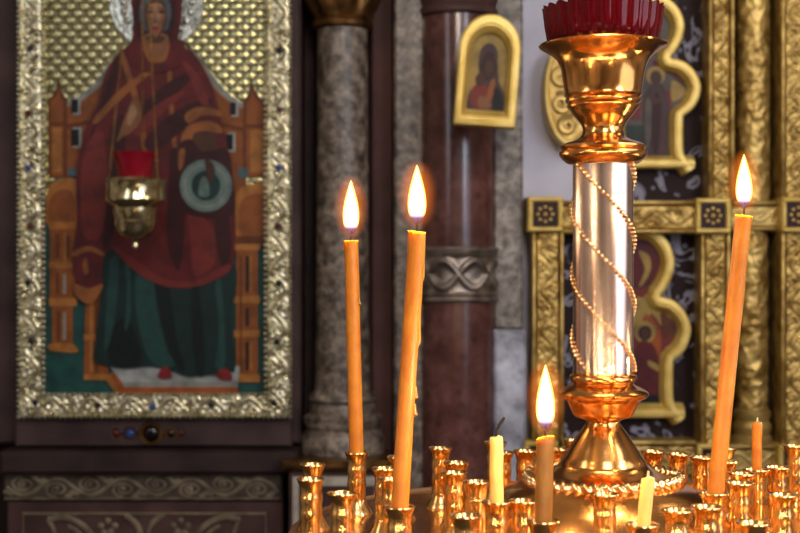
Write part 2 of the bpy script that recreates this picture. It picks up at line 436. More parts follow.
def ell(cx, cy, rx, ry, n=24): return [(cx+rx*math.cos(2*PI*i/n), cy+ry*math.sin(2*PI*i/n)) for i in range(n)]
def rect(x0, y0, x1, y1): return [(x0, y0), (x1, y0), (x1, y1), (x0, y1)]
painting('painted_ground', [('p', 'teal', rect(45, 200, 271, 396))])
th = []
# throne, back and towers
th += [('s', 'grey', [(60, 106), (78, 96), (92, 84), (104, 70), (118, 52), (124, 56), (112, 74), (98, 92), (82, 104), (66, 112)]),
       ('p', 'throne', [(64, 108), (84, 99), (98, 88), (110, 72), (125, 70), (110, 150), (90, 240), (62, 240)]),
       ('s', 'grey', [(248, 106), (234, 98), (222, 86), (210, 72), (196, 54), (190, 58), (204, 78), (218, 94), (232, 106), (244, 112)]),
       ('p', 'throne', [(246, 110), (230, 102), (216, 90), (206, 76), (196, 74), (210, 150), (225, 245), (246, 245)]),
       ('p', 'throne_dark', [(48, 100), (54, 92), (58, 80), (62, 92), (67, 100), (67, 178), (48, 178)]),
       ('p', 'throne', [(50, 102), (56, 95), (58, 86), (60, 95), (63, 102), (63, 176), (50, 176)]),
       ('p', 'throne_light', rect(52, 128, 61, 172)), ('p', 'throne_dark', rect(48, 122, 67, 126)),
       ('p', 'throne_dark', [(243, 102), (248, 94), (251, 80), (256, 92), (262, 100), (270, 102), (270, 178), (243, 178)]),
       ('p', 'throne', [(246, 104), (250, 96), (252, 88), (254, 96), (260, 102), (268, 104), (268, 176), (246, 176)]),
       ('p', 'throne_light', rect(250, 130, 263, 172)), ('p', 'throne_dark', rect(243, 124, 270, 128)),
       ('p', 'throne_dark', [(66, 124), (102, 118), (100, 122), (66, 129)]), ('p', 'throne_dark', [(218, 122), (246, 128), (246, 132), (218, 126)])]
for x, y, w, h in ((71, 99, 7, 14), (71, 129, 8, 17), (230, 102, 6, 13), (226, 134, 7, 16)):
    th += [('p', 'white', rect(x+1.5, y-1.5, x+w+2.2, y+h+1.5)), ('p', 'black', rect(x, y, x+w, y+h))]
th += [('p', 'blue', rect(68, 168, 81, 180)), ('p', 'black', rect(68, 176, 81, 180)), ('p', 'blue', rect(238, 168, 248, 178)),
       # arms and legs of the throne
       ('s', 'throne_light', [(48, 190), (54, 182), (66, 178), (78, 182), (80, 210), (78, 226), (48, 226)]),
       ('s', 'throne', [(50, 200), (60, 190), (72, 192), (76, 212), (72, 226), (50, 226)]),
       ('p', 'throne', rect(50, 226, 77, 262)), ('p', 'throne_light', rect(49, 222, 78, 229)), ('p', 'throne_dark', rect(55, 234, 60, 258)), ('p', 'throne_light', rect(64, 232, 66, 262)), ('p', 'throne_dark', rect(66, 236, 70, 258)),
       ('p', 'throne', rect(50, 262, 76, 304)), ('p', 'throne_light', rect(49, 262, 78, 268)), ('p', 'throne_dark', rect(56, 272, 59, 294)), ('p', 'grey', rect(63, 274, 66, 294)),
       ('p', 'throne_light', rect(49, 298, 77, 306)), ('p', 'throne', rect(52, 306, 73, 350)), ('p', 'throne_dark', rect(57, 312, 60, 342)), ('p', 'grey', rect(63, 312, 66, 340)),
       ('s', 'throne_light', [(50, 344), (72, 344), (78, 352), (62, 352), (50, 350)]),
       ('p', 'throne', [(86, 270), (112, 290), (108, 378), (84, 378)]), ('p', 'throne_light', rect(84, 334, 104, 340)), ('p', 'throne_light', rect(90, 300, 93, 372)), ('p', 'throne_dark', rect(96, 300, 98, 372)),
       ('p', 'throne_light', [(84, 374), (114, 374), (124, 392), (118, 396), (106, 380), (84, 380)]),
       ('s', 'throne_light', [(236, 196), (252, 184), (270, 190), (270, 240), (238, 240)]), ('s', 'throne', [(240, 204), (254, 194), (268, 200), (268, 232), (242, 236)]),
       ('p', 'throne_dark', [(238, 236), (270, 236), (258, 250), (238, 252)]),
       ('p', 'throne', rect(236, 244, 258, 378)), ('p', 'throne_light', rect(234, 244, 260, 250)), ('p', 'throne_light', rect(234, 296, 260, 303)), ('p', 'throne_light', rect(234, 330, 260, 337)), ('p', 'throne_light', rect(234, 374, 260, 382)),
       ('p', 'black', rect(246, 256, 249, 292)), ('p', 'throne_light', rect(250, 256, 252, 292)), ('p', 'black', rect(246, 308, 249, 326)), ('p', 'black', rect(246, 342, 249, 370)), ('p', 'throne_light', rect(250, 342, 252, 370)),
       ('p', 'throne_dark', rect(240, 256, 242, 372)),
       # footstool
       ('p', 'orange', [(110, 372), (122, 396), (238, 396), (238, 376)]), ('p', 'white', [(108, 364), (240, 366), (238, 386), (126, 386)]), ('p', 'grey', [(122, 382), (238, 382), (238, 387), (125, 387)])]
painting('painted_throne', th)
# halo
hl = MB(); hc = ip(157, 2); HR = 47*YI/F
hl.lathe([(HR*.55, 0), (HR*.9, 0), (HR*.92, -.004), (HR, -.004), (HR, 0)], 64, cap=False)
for i in range(22):
    a = 2*PI*i/22; hl.ball((HR*.74*math.cos(a), HR*.74*math.sin(a), -.001), .009, 8, 4, sc=(1, 1, .5))
vs = [(x+hc[0], z+ly_ if False else z+2.9868-ic.y, y+hc[1]) for x, y, z in hl.v] if False else [(x+hc[0], 2.9865-ic.y+z, y+hc[1]) for x, y, z in hl.v]
hl.v = vs; hl.f = [tuple(reversed(f)) for f in hl.f]
hl.build('halo', M['halo'], icon)
lay[0] += 60-0
lay[0] = max(lay[0], 70)
fg = [  # green skirt, then the red mantle over it
    ('s', 'skirt', [(106, 238), (103, 280), (98, 330), (95, 358), (104, 364), (126, 368), (150, 366), (172, 370), (190, 376), (228, 372), (236, 366), (232, 320), (234, 262), (170, 230)]),
    ('s', 'skirt_dark', [(112, 330), (126, 318), (138, 336), (140, 364), (110, 362)]),
    ('s', 'skirt_light', [(140, 262), (152, 274), (158, 310), (168, 350), (178, 364), (160, 366), (146, 350), (136, 300)]),
    ('s', 'skirt_dark', [(156, 276), (170, 286), (178, 340), (186, 368), (178, 368), (164, 330)]),
    ('s', 'skirt_light', [(112, 260), (120, 262), (116, 320), (106, 350), (108, 300)]),
    ('s', 'skirt_light', [(216, 286), (222, 284), (226, 360), (216, 366), (220, 330)]),
    ('s', 'skirt_dark', [(192, 290), (200, 290), (206, 366), (196, 368)]),
    ('s', 'skirt_light', [(126, 264), (131, 268), (132, 312), (126, 330), (128, 290)]),
    ('s', 'red', [(160, 372), (166, 366), (172, 372), (172, 378), (160, 377)]), ('s', 'red', [(218, 372), (226, 368), (232, 374), (232, 380), (220, 378)]),
    # mantle
    ('s', 'robe', [(157, -30), (176, -22), (183, 0), (182, 24), (180, 42), (198, 58), (212, 84), (220, 112), (229, 150), (235, 190), (236, 236), (231, 270), (210, 282), (184, 288), (160, 284), (136, 268),
                   (112, 250), (104, 262), (102, 290), (92, 302), (82, 290), (74, 262), (78, 222), (78, 170), (86, 132), (99, 104), (106, 76), (116, 58), (132, 42), (134, 20), (132, 0), (138, -22)]),
    ('s', 'robe_dark', [(116, 60), (124, 56), (116, 90), (100, 120), (92, 150), (100, 200), (96, 240), (88, 200), (88, 150), (102, 106)]),
    ('s', 'robe_light', [(90, 142), (104, 134), (108, 180), (104, 226), (96, 240), (84, 232), (82, 180)]),
    ('s', 'robe_dark', [(112, 130), (126, 120), (122, 200), (112, 240), (104, 244), (110, 190)]),
    ('s', 'robe_gold', [(96, 118), (124, 88), (150, 70), (160, 58), (162, 66), (140, 84), (116, 106), (98, 124)]),
    ('s', 'robe_gold', [(122, 58), (126, 56), (142, 106), (148, 148), (144, 150), (136, 108)]),
    ('s', 'robe_gold', [(168, 60), (172, 62), (174, 100), (178, 148), (174, 150), (170, 104)]),
    ('s', 'robe_dark', [(140, 112), (168, 84), (200, 70), (176, 96), (150, 124)]),
    ('s', 'robe_dark', [(146, 140), (180, 110), (214, 100), (186, 128), (156, 152)]),
    ('s', 'robe_light', [(136, 128), (160, 104), (186, 92), (166, 112), (140, 136)]),
    ('s', 'robe_light', [(182, 60), (198, 74), (210, 104), (202, 104), (192, 82)]),
    ('s', 'robe_dark', [(172, 150), (184, 160), (186, 220), (180, 270), (168, 240), (170, 190)]),
    ('s', 'robe_light', [(190, 214), (202, 216), (214, 230), (216, 262), (196, 276), (192, 244)]),
    ('s', 'robe_dark', [(216, 214), (228, 216), (232, 250), (224, 270), (218, 244)]),
    ('s', 'robe_light', [(112, 244), (134, 258), (160, 276), (184, 282), (206, 276), (228, 264), (230, 270), (206, 284), (176, 288), (150, 280), (128, 264)]),
    ('s', 'robe_gold', [(74, 252), (90, 246), (104, 252), (104, 256), (90, 251), (76, 257)]), ('s', 'robe_gold', [(84, 264), (88, 258), (90, 272), (86, 274)]),
    ('s', 'robe_gold', [(76, 284), (90, 288), (104, 284), (102, 292), (92, 304), (78, 296)]),
    # sleeve and hands
    ('s', 'robe_gold', [(186, 116), (198, 108), (218, 110), (222, 117), (204, 116), (190, 124)]),
    ('s', 'robe_gold', [(182, 140), (190, 126), (210, 122), (222, 128), (222, 134), (200, 132), (188, 146)]),
    ('s', 'skin_dark', [(194, 136), (206, 132), (216, 136), (218, 152), (212, 162), (204, 152), (198, 160)]),
    ('s', 'robe_dark', [(180, 150), (192, 140), (204, 152), (228, 150), (234, 180), (234, 214), (206, 218), (182, 206)]),
    ('s', 'robe_gold', [(180, 152), (186, 150), (184, 166), (180, 170)]),
    ('s', 'skin', [(124, 124), (129, 112), (133, 102), (138, 102), (143, 112), (142, 122), (134, 132), (124, 138), (118, 142)]),
    ('s', 'skin_light', [(128, 122), (132, 108), (136, 106), (138, 114), (132, 126)]),
    # round shield-like medallion
    ('p', 'disc', ell(207, 186, 26, 26, 36)), ('p', 'grey', ell(207, 186, 22, 22, 36)), ('p', 'disc', ell(207, 186, 20, 20, 36)), ('p', 'disc_dark', ell(207, 186, 14.5, 15, 30)),
    ('s', 'disc', [(201, 182), (205, 177), (209, 182), (210, 196), (200, 196)]), ('s', 'skin_dark', [(206, 160), (214, 164), (216, 174), (210, 184), (208, 176)]),
    # head
    ('s', 'robe_dark', [(157, -18), (172, -10), (178, 8), (174, 34), (166, 52), (146, 52), (138, 34), (136, 8), (142, -10)]),
    ('s', 'skin', [(146, 36), (168, 36), (170, 52), (164, 60), (150, 60), (144, 52)]), ('s', 'skin_dark', [(148, 38), (166, 38), (162, 44), (152, 44)]),
    ('s', 'robe', [(134, 40), (144, 44), (150, 60), (166, 60), (172, 44), (184, 42), (186, 60), (170, 72), (146, 72), (130, 60)]),
    ('s', 'robe_gold', [(144, 44), (147, 44), (152, 58), (164, 58), (169, 44), (171, 46), (166, 62), (150, 62)]),
    ('s', 'cap', [(157, -10), (168, -4), (172, 10), (171, 24), (166, 32), (148, 32), (142, 24), (141, 10), (146, -4)]),
    ('s', 'skin_dark', [(157, 1), (166, 5), (168, 18), (165, 31), (157, 41), (149, 31), (146, 18), (148, 5)]), ('s', 'skin', [(158, 3), (165, 8), (166, 18), (163, 30), (157, 39), (151, 30), (148, 18), (150, 8)]),
    ('s', 'skin_light', [(153, 6), (162, 6), (164, 12), (160, 26), (157, 30), (154, 26), (152, 12)]),
    ('s', 'skin_dark', [(147, 13), (151, 11), (155, 13), (151, 15.5)]), ('s', 'skin_dark', [(159, 13), (163, 11), (167, 13), (163, 15.5)]),
    ('p', 'skin_dark', [(146.5, 9.5), (155, 8.5), (155, 10), (147, 10.6)]), ('p', 'skin_dark', [(159, 8.5), (167.5, 9.5), (167, 10.6), (159, 10)]),
    ('p', 'black', ell(151, 13.2, 1.3, 1.2, 10)), ('p', 'black', ell(163, 13.2, 1.3, 1.2, 10)),
    ('p', 'skin_dark', [(156.2, 11), (157.6, 11), (159.3, 24), (155, 24)]), ('p', 'skin_light', [(156.6, 11), (157.8, 11), (158.4, 22.5), (156.4, 22.5)]), ('s', 'red', [(153, 29), (157, 28), (161, 29), (157, 31.4)]),
]
painting('painted_figure', fg)
# embossed frame: four relief strips on a moulding
def strip_frame(x0, x1, y0, y1, horiz, seed):
    mb = MB(); X0, Z0 = ip(x0, y1); X1, Z1 = ip(x1, y0)
    mb.box(X0, X1, 2.966-ic.y, 3.0-ic.y, Z0, Z1)
    w = (Z1-Z0) if horiz else (X1-X0)
    nu, nv = (int((X1-X0)/.0022), int((Z1-Z0)/.0022))
    mb.relief(X0, X1, Z0, Z1, 2.9655-ic.y, .0055, nu, nv, vine(w, horiz, seed))
    return mb
strip_frame(22, 45, TOP, 416, False, 1).build('frame_side', M['silver_gilt'], icon)
strip_frame(268, 291, TOP, 416, False, 2).build('frame_side', M['silver_gilt'], icon)
strip_frame(45, 268, 393, 416, True, 5).build('frame_bottom', M['silver_gilt'], icon)
def beads(p, q, r, step, y):
    bd = MB()
    n = int((Vector(q)-Vector(p)).length/step)
    for i in range(n+1):
        t = i/n; bd.ball((p[0]+(q[0]-p[0])*t, y, p[1]+(q[1]-p[1])*t), r, 6, 4)
    bd.build('beading', M['silver_gilt'], icon)
yb = 2.963-ic.y
for x in (46.5, 266.5): beads(ip(x, TOP), ip(x, 392), .0048, .013, yb)
for x in (20.5, 291): beads(ip(x, TOP), ip(x, 416), .004, .0115, yb+.006)
beads(ip(46, 393.5), ip(267, 393.5), .004, .0115, yb); beads(ip(21, 416.5), ip(290, 416.5), .004, .0115, yb+.006)
for x, y, k in ((31, 282, 'gem_dark'), (34, 340, 'gem_dark'), (31, 114, 'gem_red'), (31, 168, 'gem_blue'), (33, 226, 'gem_red'), (33, 50, 'gem_dark'), (281, 52, 'gem_dark'), (281, 110, 'gem_red'), (280, 168, 'gem_blue'), (279, 226, 'gem_red'), (280, 283, 'gem_dark'), (278, 341, 'gem_dark'),
                (100, 404, 'gem_dark'), (155, 406, 'gem_blue'), (213, 404, 'gem_dark'), (38, 401, 'gem_dark'), (275, 401, 'gem_dark')):
    q = ip(x, y); g = MB().ball((0, 0, 0), .0075, 10, 6, sc=(1, .6, 1)); g.build('gem', M[k], icon, loc=(q[0], 2.961-ic.y, q[1]))
# jewelled clasp on the stone band under the icon
cl = thing('jewelled_ornament', 'small row of round dark and blue gems in gold settings on the stone ledge', 'ornament', (px(150), 2.99, pz(433)))
for x, r, k in ((117, 3.6, 'gem_red'), (131, 4.6, 'gem_blue'), (152, 8, 'gem_dark'), (172, 4, 'gem_dark'), (182, 2.6, 'gem_red')):
    X = px(x)-cl.location.x; R = r*.00224
    st = MB().tube([(X+R*1.25*math.cos(2*PI*i/20), 0, R*1.25*math.sin(2*PI*i/20)) for i in range(21)], R*.28, 6).build('setting', M['bronze'], cl)
    MB().ball((X, 0, 0), R*1.05, 12, 8, sc=(1, .5, 1)).build('gem', M[k], cl)
MB().tube([(px(112)-cl.location.x, 0, 0), (px(186)-cl.location.x, 0, 0)], .003, 6).build('bar', M['bronze'], cl)

# hanging lamp in front of the icon
YL = 2.8
def S(v): return v/F*YL
lamp = thing('hanging_lamp', 'brass hanging oil lamp with red glass cup in front of the large icon', 'lamp', W(135.5, 250, YL))
def lz(y): return (250-y)/F*YL
MB().lathe([(0, lz(250)), (S(3), lz(248)), (S(3.5), lz(245)), (S(2), lz(242)), (S(5), lz(239)), (S(15), lz(236)), (S(19), lz(230)), (S(21), lz(222)), (S(20), lz(220)), (S(22), lz(212)), (S(22), lz(208)),
            (S(24), lz(206)), (S(29), lz(202)), (S(30), lz(200)), (S(29), lz(196)), (S(28.5), lz(186)), (S(30), lz(181)), (S(29), lz(179)), (S(22), lz(180)), (S(17), lz(190)), (0, lz(192))], 48).build('bowl', M['brass_dull'], lamp)
MB().lathe([(0, lz(190)), (S(15), lz(189)), (S(16.5), lz(178)), (S(20), lz(162)), (S(25), lz(153)), (S(24), lz(152.6)), (S(19), lz(162)), (S(15.5), lz(178)), (S(14), lz(186)), (0, lz(187))], 40).build('glass_cup', M['glass_pink'], lamp)
apex = Vector((S(6), 0, lz(-150)))
for a in (-2.55, -.5, 1.5):
    st = Vector((S(28)*math.cos(a), S(28)*math.sin(a), lz(182)))
    n = 110; mb = MB()
    d = (apex-st)
    for i in range(n):
        p = st+d*(i/n); q = Vector((1, 0, 0)) if i % 2 else Vector((0, 1, 0))
        dn = d.normalized(); L_ = d.length/n*.72; w_ = .0022
        mb.tube([p-dn*L_+q*0, p-dn*L_*.4+q*w_, p+dn*L_*.4+q*w_, p+dn*L_], .0009, 4)
        mb.tube([p-dn*L_, p-dn*L_*.4-q*w_, p+dn*L_*.4-q*w_, p+dn*L_], .0009, 4)
    mb.build('chain', M['bronze'], lamp, smooth=False)
MB().lathe([(0, 0), (.02, .002), (.024, .01), (.012, .018), (.004, .03), (.004, .1), (0, .1)], 20, c=tuple(apex)).build('hanger', M['bronze'], lamp)
MB().box(apex.x-.012, apex.x+.012, -.012, .4, apex.z+.09, apex.z+.11).build('bracket', M['bronze'], lamp)

# ------------------------------------------------------------------ stone columns
YC = 2.96
def S3(v): return v/F*YC
col = thing('granite_colonnette', 'slim grey granite colonnette with bronze leafy capital right of the large icon', 'column', (px(341, YC), 3.04, 0))
cz = lambda y: pz(y, YC)
MB().lathe([(S3(28.5), cz(402)), (S3(27.5), cz(300)), (S3(26), cz(26)), (S3(26), cz(22))], 48).build('shaft', M['granite'], col)
MB().lathe([(S3(27), cz(24)), (S3(31), cz(22)), (S3(32), cz(18)), (S3(30), cz(14)), (S3(28), cz(12))], 48, cap=False).build('collar', M['bronze'], col)
def leaf(a, t): return 1+.12*math.sin(8*a)*math.sin(t*PI)
MB().lathe([(S3(28), cz(14)), (S3(31), cz(6)), (S3(36), cz(-6)), (S3(40), cz(-24)), (S3(44), cz(-40)), (S3(46), cz(-44)), (S3(46), cz(-70))], 96, rf=leaf).build('capital', M['bronze'], col)
MB().lathe([(S3(43), cz(456)), (S3(43), cz(442)), (S3(41), cz(438)), (S3(37), cz(432)), (S3(40), cz(427)), (S3(40), cz(420)), (S3(33), cz(416)), (S3(34), cz(410)), (S3(32), cz(406)), (S3(35), cz(402)), (S3(34), cz(398)), (S3(29), cz(394)), (S3(28), cz(390))], 48).build('base', M['granite'], col)
pd = MB().box(S3(-56), S3(48), -.16, .12, cz(466), cz(456), bev=.008); pd.build('cornice', M['bronze'], col)
pd = MB().box(S3(-50), S3(44), -.14, .12, 0, cz(466), bev=.004); pd.build('pedestal', M['plum_red'], col)
pf = MB(); z0, z1 = cz(640), cz(472)
for a, b, c, d in ((-46, -40, z0, z1), (34, 40, z0, z1)): pf.box(S3(a), S3(b), -.146, -.139, c, d)
pf.box(S3(-40), S3(34), -.146, -.139, z1-.02, z1)
pf.build('panel_frame', M['inlay_line'], col)

YM = 2.93
def S4(v): return v/F*YM
mz = lambda y: pz(y, YM)
mc = thing('marble_column', 'thick red-brown polished marble column with a pewter interlace band', 'column', (px(459, YM), 3.04, 0))
R0 = S4(38.5)
MB().lathe([(R0*1.06, mz(700)), (R0*1.04, mz(420)), (R0*1.01, mz(200)), (R0*.98, mz(9))], 64).build('shaft', M['marble_red'], mc)
MB().lathe([(R0, mz(10)), (R0*1.1, mz(8)), (R0*1.12, mz(3)), (R0*1.05, mz(0)), (R0*1.1, mz(-4)), (R0*1.3, mz(-40)), (R0*1.35, mz(-80))], 64).build('capital', M['plum_red'], mc)
# band with interlace, displaced round the shaft
gb = MB(); h = mz(249)-mz(300); RB = R0*1.05; nU, nV = 300, 40; circ = 2*PI*RB; gf = guilloche(circ, h); per = circ/round(circ/(1.25*h))
vs = []
for i in range(nV+1):
    for j in range(nU):
        u = circ*j/nU; v = h*i/nV; a = 2*PI*j/nU
        r = RB+(.0075*gf(u*1.25*h/per, v) if 0 < i < nV else -.004)
        vs.append((r*math.cos(a), r*math.sin(a), mz(300)+v))
gb.add(vs, [(i*nU+j, i*nU+(j+1) % nU, (i+1)*nU+(j+1) % nU, (i+1)*nU+j) for i in range(nV) for j in range(nU)])
for zz in (mz(300), mz(249)):
    gb.tube([((RB+.003)*math.cos(2*PI*j/64), (RB+.003)*math.sin(2*PI*j/64), zz) for j in range(65)], .006, 8)
gb.build('interlace_band', M['band_metal'], mc)
MB().lathe([(R0*1.3, 0), (R0*1.3, .1), (R0*1.15, .14), (R0*1.2, .18), (R0*1.06, .22)], 48).build('base', M['granite'], mc)

# small arched icon, hung askew on the marble column
YA = 2.82
ai = thing('arched_icon', 'small arched gold-framed icon of a veiled figure, hung askew on the marble column', 'icon', W(488, 72, YA))
def A(v): return v/F*YA
def arch(w, zb, zt, n=24, out=0):
    """round-topped outline; w half width, zb bottom, zt spring line"""
    pts = [(-w, zb), (w, zb)]
    for i in range(n+1):
        a = PI*i/n; pts.append((w*math.cos(a), zt+w*math.sin(a)*1.15))
    return pts
arot = Matrix.Rotation(math.radians(5), 4, 'Y')
ai.rotation_euler = (0, math.radians(4.2), math.radians(0))
o1, i1 = arch(A(31), A(-55), A(22)), arch(A(19), A(-38), A(18))
mb = MB(); mb.ring(o1, i1, -.012, .03); mb.build('frame', M['gold_bright'], ai)
bk = MB(); bk.poly(o1, .015, 0, .01); bk.poly(o1[::-1], .0249, 0); bk.build('back_board', M['bronze'], ai, smooth=False)
an = MB()
def ap(pts, col, y, sm=True):
    q = smooth_pts(pts, 5) if sm else pts
    an.poly([(A(a), A(-b)) for a, b in q], y, names.index(col))
ap([(a/A(1), -b/A(1)) for a, b in arch(A(20), A(-39), A(18))], 'ochre', .0125, False)
ap([(-17, 38), (-17, 22), (-9, 8), (-10, -10), (-8, -24), (0, -30), (8, -24), (10, -8), (12, 8), (18, 20), (18, 38)], 'saint', .0122)
ap([(-8, -6), (-3, -20), (4, -20), (8, -8), (6, 2), (0, 8), (-5, 2)], 'robe_dark', .0119)
ap([(-2, -10), (3, -13), (6, -6), (4, 3), (0, 5), (-3, -1)], 'skin_dark', .0116)
ap([(-10, 2), (-5, 0), (-2, 6), (-4, 13), (-9, 14), (-12, 8)], 'skin_dark', .0113)
ap([(-14, 16), (-4, 12), (4, 18), (6, 28), (-2, 36), (-14, 32)], 'saint_red', .0116)
ap([(4, 8), (8, 6), (8, 20), (2, 32), (-4, 34), (0, 26)], 'robe_gold', .0113)
ap([(8, 14), (16, 22), (17, 37), (8, 37)], 'black', .0113)
ap([(-8, 26), (-2, 24), (6, 32), (2, 36), (-6, 35)], 'skin', .0110)
an.build('painted_figure', [P_[k] for k in names], ai, smooth=False)
MB().tube([(0, .018, A(20)), (0, .0375, A(20))], .006, 8).build('wall_pin', M['bronze'], ai)

# ------------------------------------------------------------------ gilded icon screen on the right
YK = 2.97
kx = lambda v: (v-400)/F*YK
kz = lambda v: ZC-(v-266.5)/F*YK
ks = thing('gilded_screen', 'carved gold screen of posts and crossbars around two dark inlaid panels', 'screen', (kx(632), 3.095, 0))
ko = ks.location
def kb(mb, x0, x1, y0, y1, Y0, Y1, bev=.004): return mb.box(kx(x0)-ko.x, kx(x1)-ko.x, Y0-ko.y, Y1-ko.y, kz(y1), kz(y0), bev=bev)
def carved(name, x0, x1, y0, y1, Y0, mat='gold', horiz=False, seed=0, parent=ks, org=None, lip=4, h=.009):
    org = org if org is not None else ko
    mb = MB()
    X0, X1, Z0, Z1 = kx(x0)-org.x, kx(x1)-org.x, kz(y1), kz(y0)
    mb.box(X0, X1, Y0-org.y, 3.095-org.y, Z0, Z1)
    l = lip*YK/F
    if horiz: a0, a1, b0, b1 = X0, X1, Z0+l, Z1-l
    else: a0, a1, b0, b1 = X0+l, X1-l, Z0, Z1
    w = (b1-b0) if horiz else (a1-a0)
    f1, f2 = vine(w, horiz, seed), acanthus(seed, 1.5)
    fn = lambda u, v: .7*f1(u, v)+.3*f2(u, v)
    mb.relief(a0, a1, b0, b1, Y0-org.y-.0008, h, max(8, int((a1-a0)/.0026)), max(8, int((b1-b0)/.0026)), fn)
    for s_ in (0, 1):   # plain lips along the edges
        if horiz:
            z = (Z0, Z0+l) if s_ == 0 else (Z1-l, Z1); mb.box(X0, X1, Y0-.012-org.y, Y0-org.y+.002, *z, bev=.003)
        else:
            x = (X0, X0+l) if s_ == 0 else (X1-l, X1); mb.box(*x, Y0-.012-org.y, Y0-org.y+.002, Z0, Z1, bev=.003)
    return mb.build(name, M[mat], parent, ang=60)
# dark inlaid panels
kb(MB(), 598, 712, -40, 200, 3.06, 3.095, 0).build('inlaid_panel', M['inlaid'], ks, smooth=False)
kb(MB(), 562, 706, 230, 444, 3.06, 3.095, 0).build('inlaid_panel', M['inlaid'], ks, smooth=False)
carved('post', 711, 737, -40, 199, 3.0, seed=2)
carved('post', 533, 565, 231, 442, 3.0, seed=3)
carved('post', 703, 733, 232, 446, 3.0, seed=4)
carved('crossbar', 563, 698, 200, 233, 3.0, horiz=True, seed=5)
carved('crossbar', 563, 698, 442, 476, 3.0, horiz=True, seed=6)
carved('crossbar', 737, 784, 200, 230, 3.02, 'gold_flat', horiz=True, seed=8, h=.003)
carved('crossbar', 733, 784, 447, 478, 3.02, 'gold_flat', horiz=True, seed=9, h=.004)
carved('post', 784, 815, 230, 449, 3.0, seed=11)
carved('post', 784, 815, -40, 198, 3.0, seed=12)
kb(MB(), 528, 815, 478, 830, 3.02, 3.095).build('plinth', M['gold_flat'], ks, smooth=False)
def block(cx, cy, r, par=ks):
    X, Z = kx(cx)-ko.x, kz(cy); R = r*YK/F; y = 2.975-ko.y
    mb = MB(); mb.box(X-R, X+R, y+.014, -.001, Z-R, Z+R, bev=.003)
    for a, b, c, d in ((X-R, X+R, Z+R*.72, Z+R), (X-R, X+R, Z-R, Z-R*.72), (X-R, X-R*.72, Z-R*.72, Z+R*.72), (X+R*.72, X+R, Z-R*.72, Z+R*.72)): mb.box(a, b, y, y+.016, c, d, bev=.004)
    o = mb.build('corner_block', M['gold_bright'], par)
    f = MB(); f.box(X-R*.72, X+R*.72, y+.009, y+.015, Z-R*.72, Z+R*.72); f.build('field', P_['robe_dark'], o, smooth=False)
    q = MB(); q.ball((X, y+.008, Z), R*.13, 8, 6)
    for i in range(8):
        a = PI/4*i; q.ball((X+R*.42*math.cos(a), y+.008, Z+R*.42*math.sin(a)), R*.1, 8, 6, sc=(1, .6, 1))
    q.build('rosette', M['gold_bright'], o)
for x, y, r in ((546, 214, 17.5), (714.5, 215.5, 17.5), (800.5, 214.5, 17.5), (542, 459, 17), (714.5, 461, 16), (797, 463, 17)): block(x, y, r)
# carved round columns of the screen
def gild_col(cx, hw, y0, y1, Yc, seed):
    mb = MB(); n, k = 80, 260; X = kx(cx)-ko.x; R = hw*YK/F; Z0, Z1 = kz(y1), kz(y0); f2 = acanthus(seed, 1.6)
    vs = []
    for i in range(k+1):
        z = Z0+(Z1-Z0)*i/k
        for j in range(n):
            a = 2*PI*j/n; u = R*a
            tw = math.sin(a*2+z*28); tw2 = math.sin(-a*2+z*28)
            hgt = .25*max(gss(tw, .25), gss(tw2, .25))+.75*f2(u if a < PI else R*(2*PI-a), z)
            r = R*(.9+.14*hgt); vs.append((X+r*math.cos(a), Yc-ko.y+r*math.sin(a), z))
    mb.add(vs, [(i*n+j, i*n+(j+1) % n, (i+1)*n+(j+1) % n, (i+1)*n+j) for i in range(k) for j in range(n)])
    return mb.build('carved_column', M['gold'], ks, ang=80)
gild_col(763, 16.5, -40, 200, 3.05, 21)
gild_col(761, 16.5, 230, 414, 3.05, 22)
MB().lathe([(.046, kz(447)), (.046, kz(441)), (.04, kz(438)), (.044, kz(432)), (.044, kz(428)), (.038, kz(424)), (.042, kz(419)), (.042, kz(415)), (.036, kz(412))], 40, c=(kx(761)-ko.x, 3.048-ko.y, 0)).build('column_base', M['gold_flat'], ks)
# dark slot behind the round columns
kb(MB(), 733, 786, -40, 478, 3.09, 3.095, 0).build('back_panel', M['plum_dark'], ks, smooth=False)

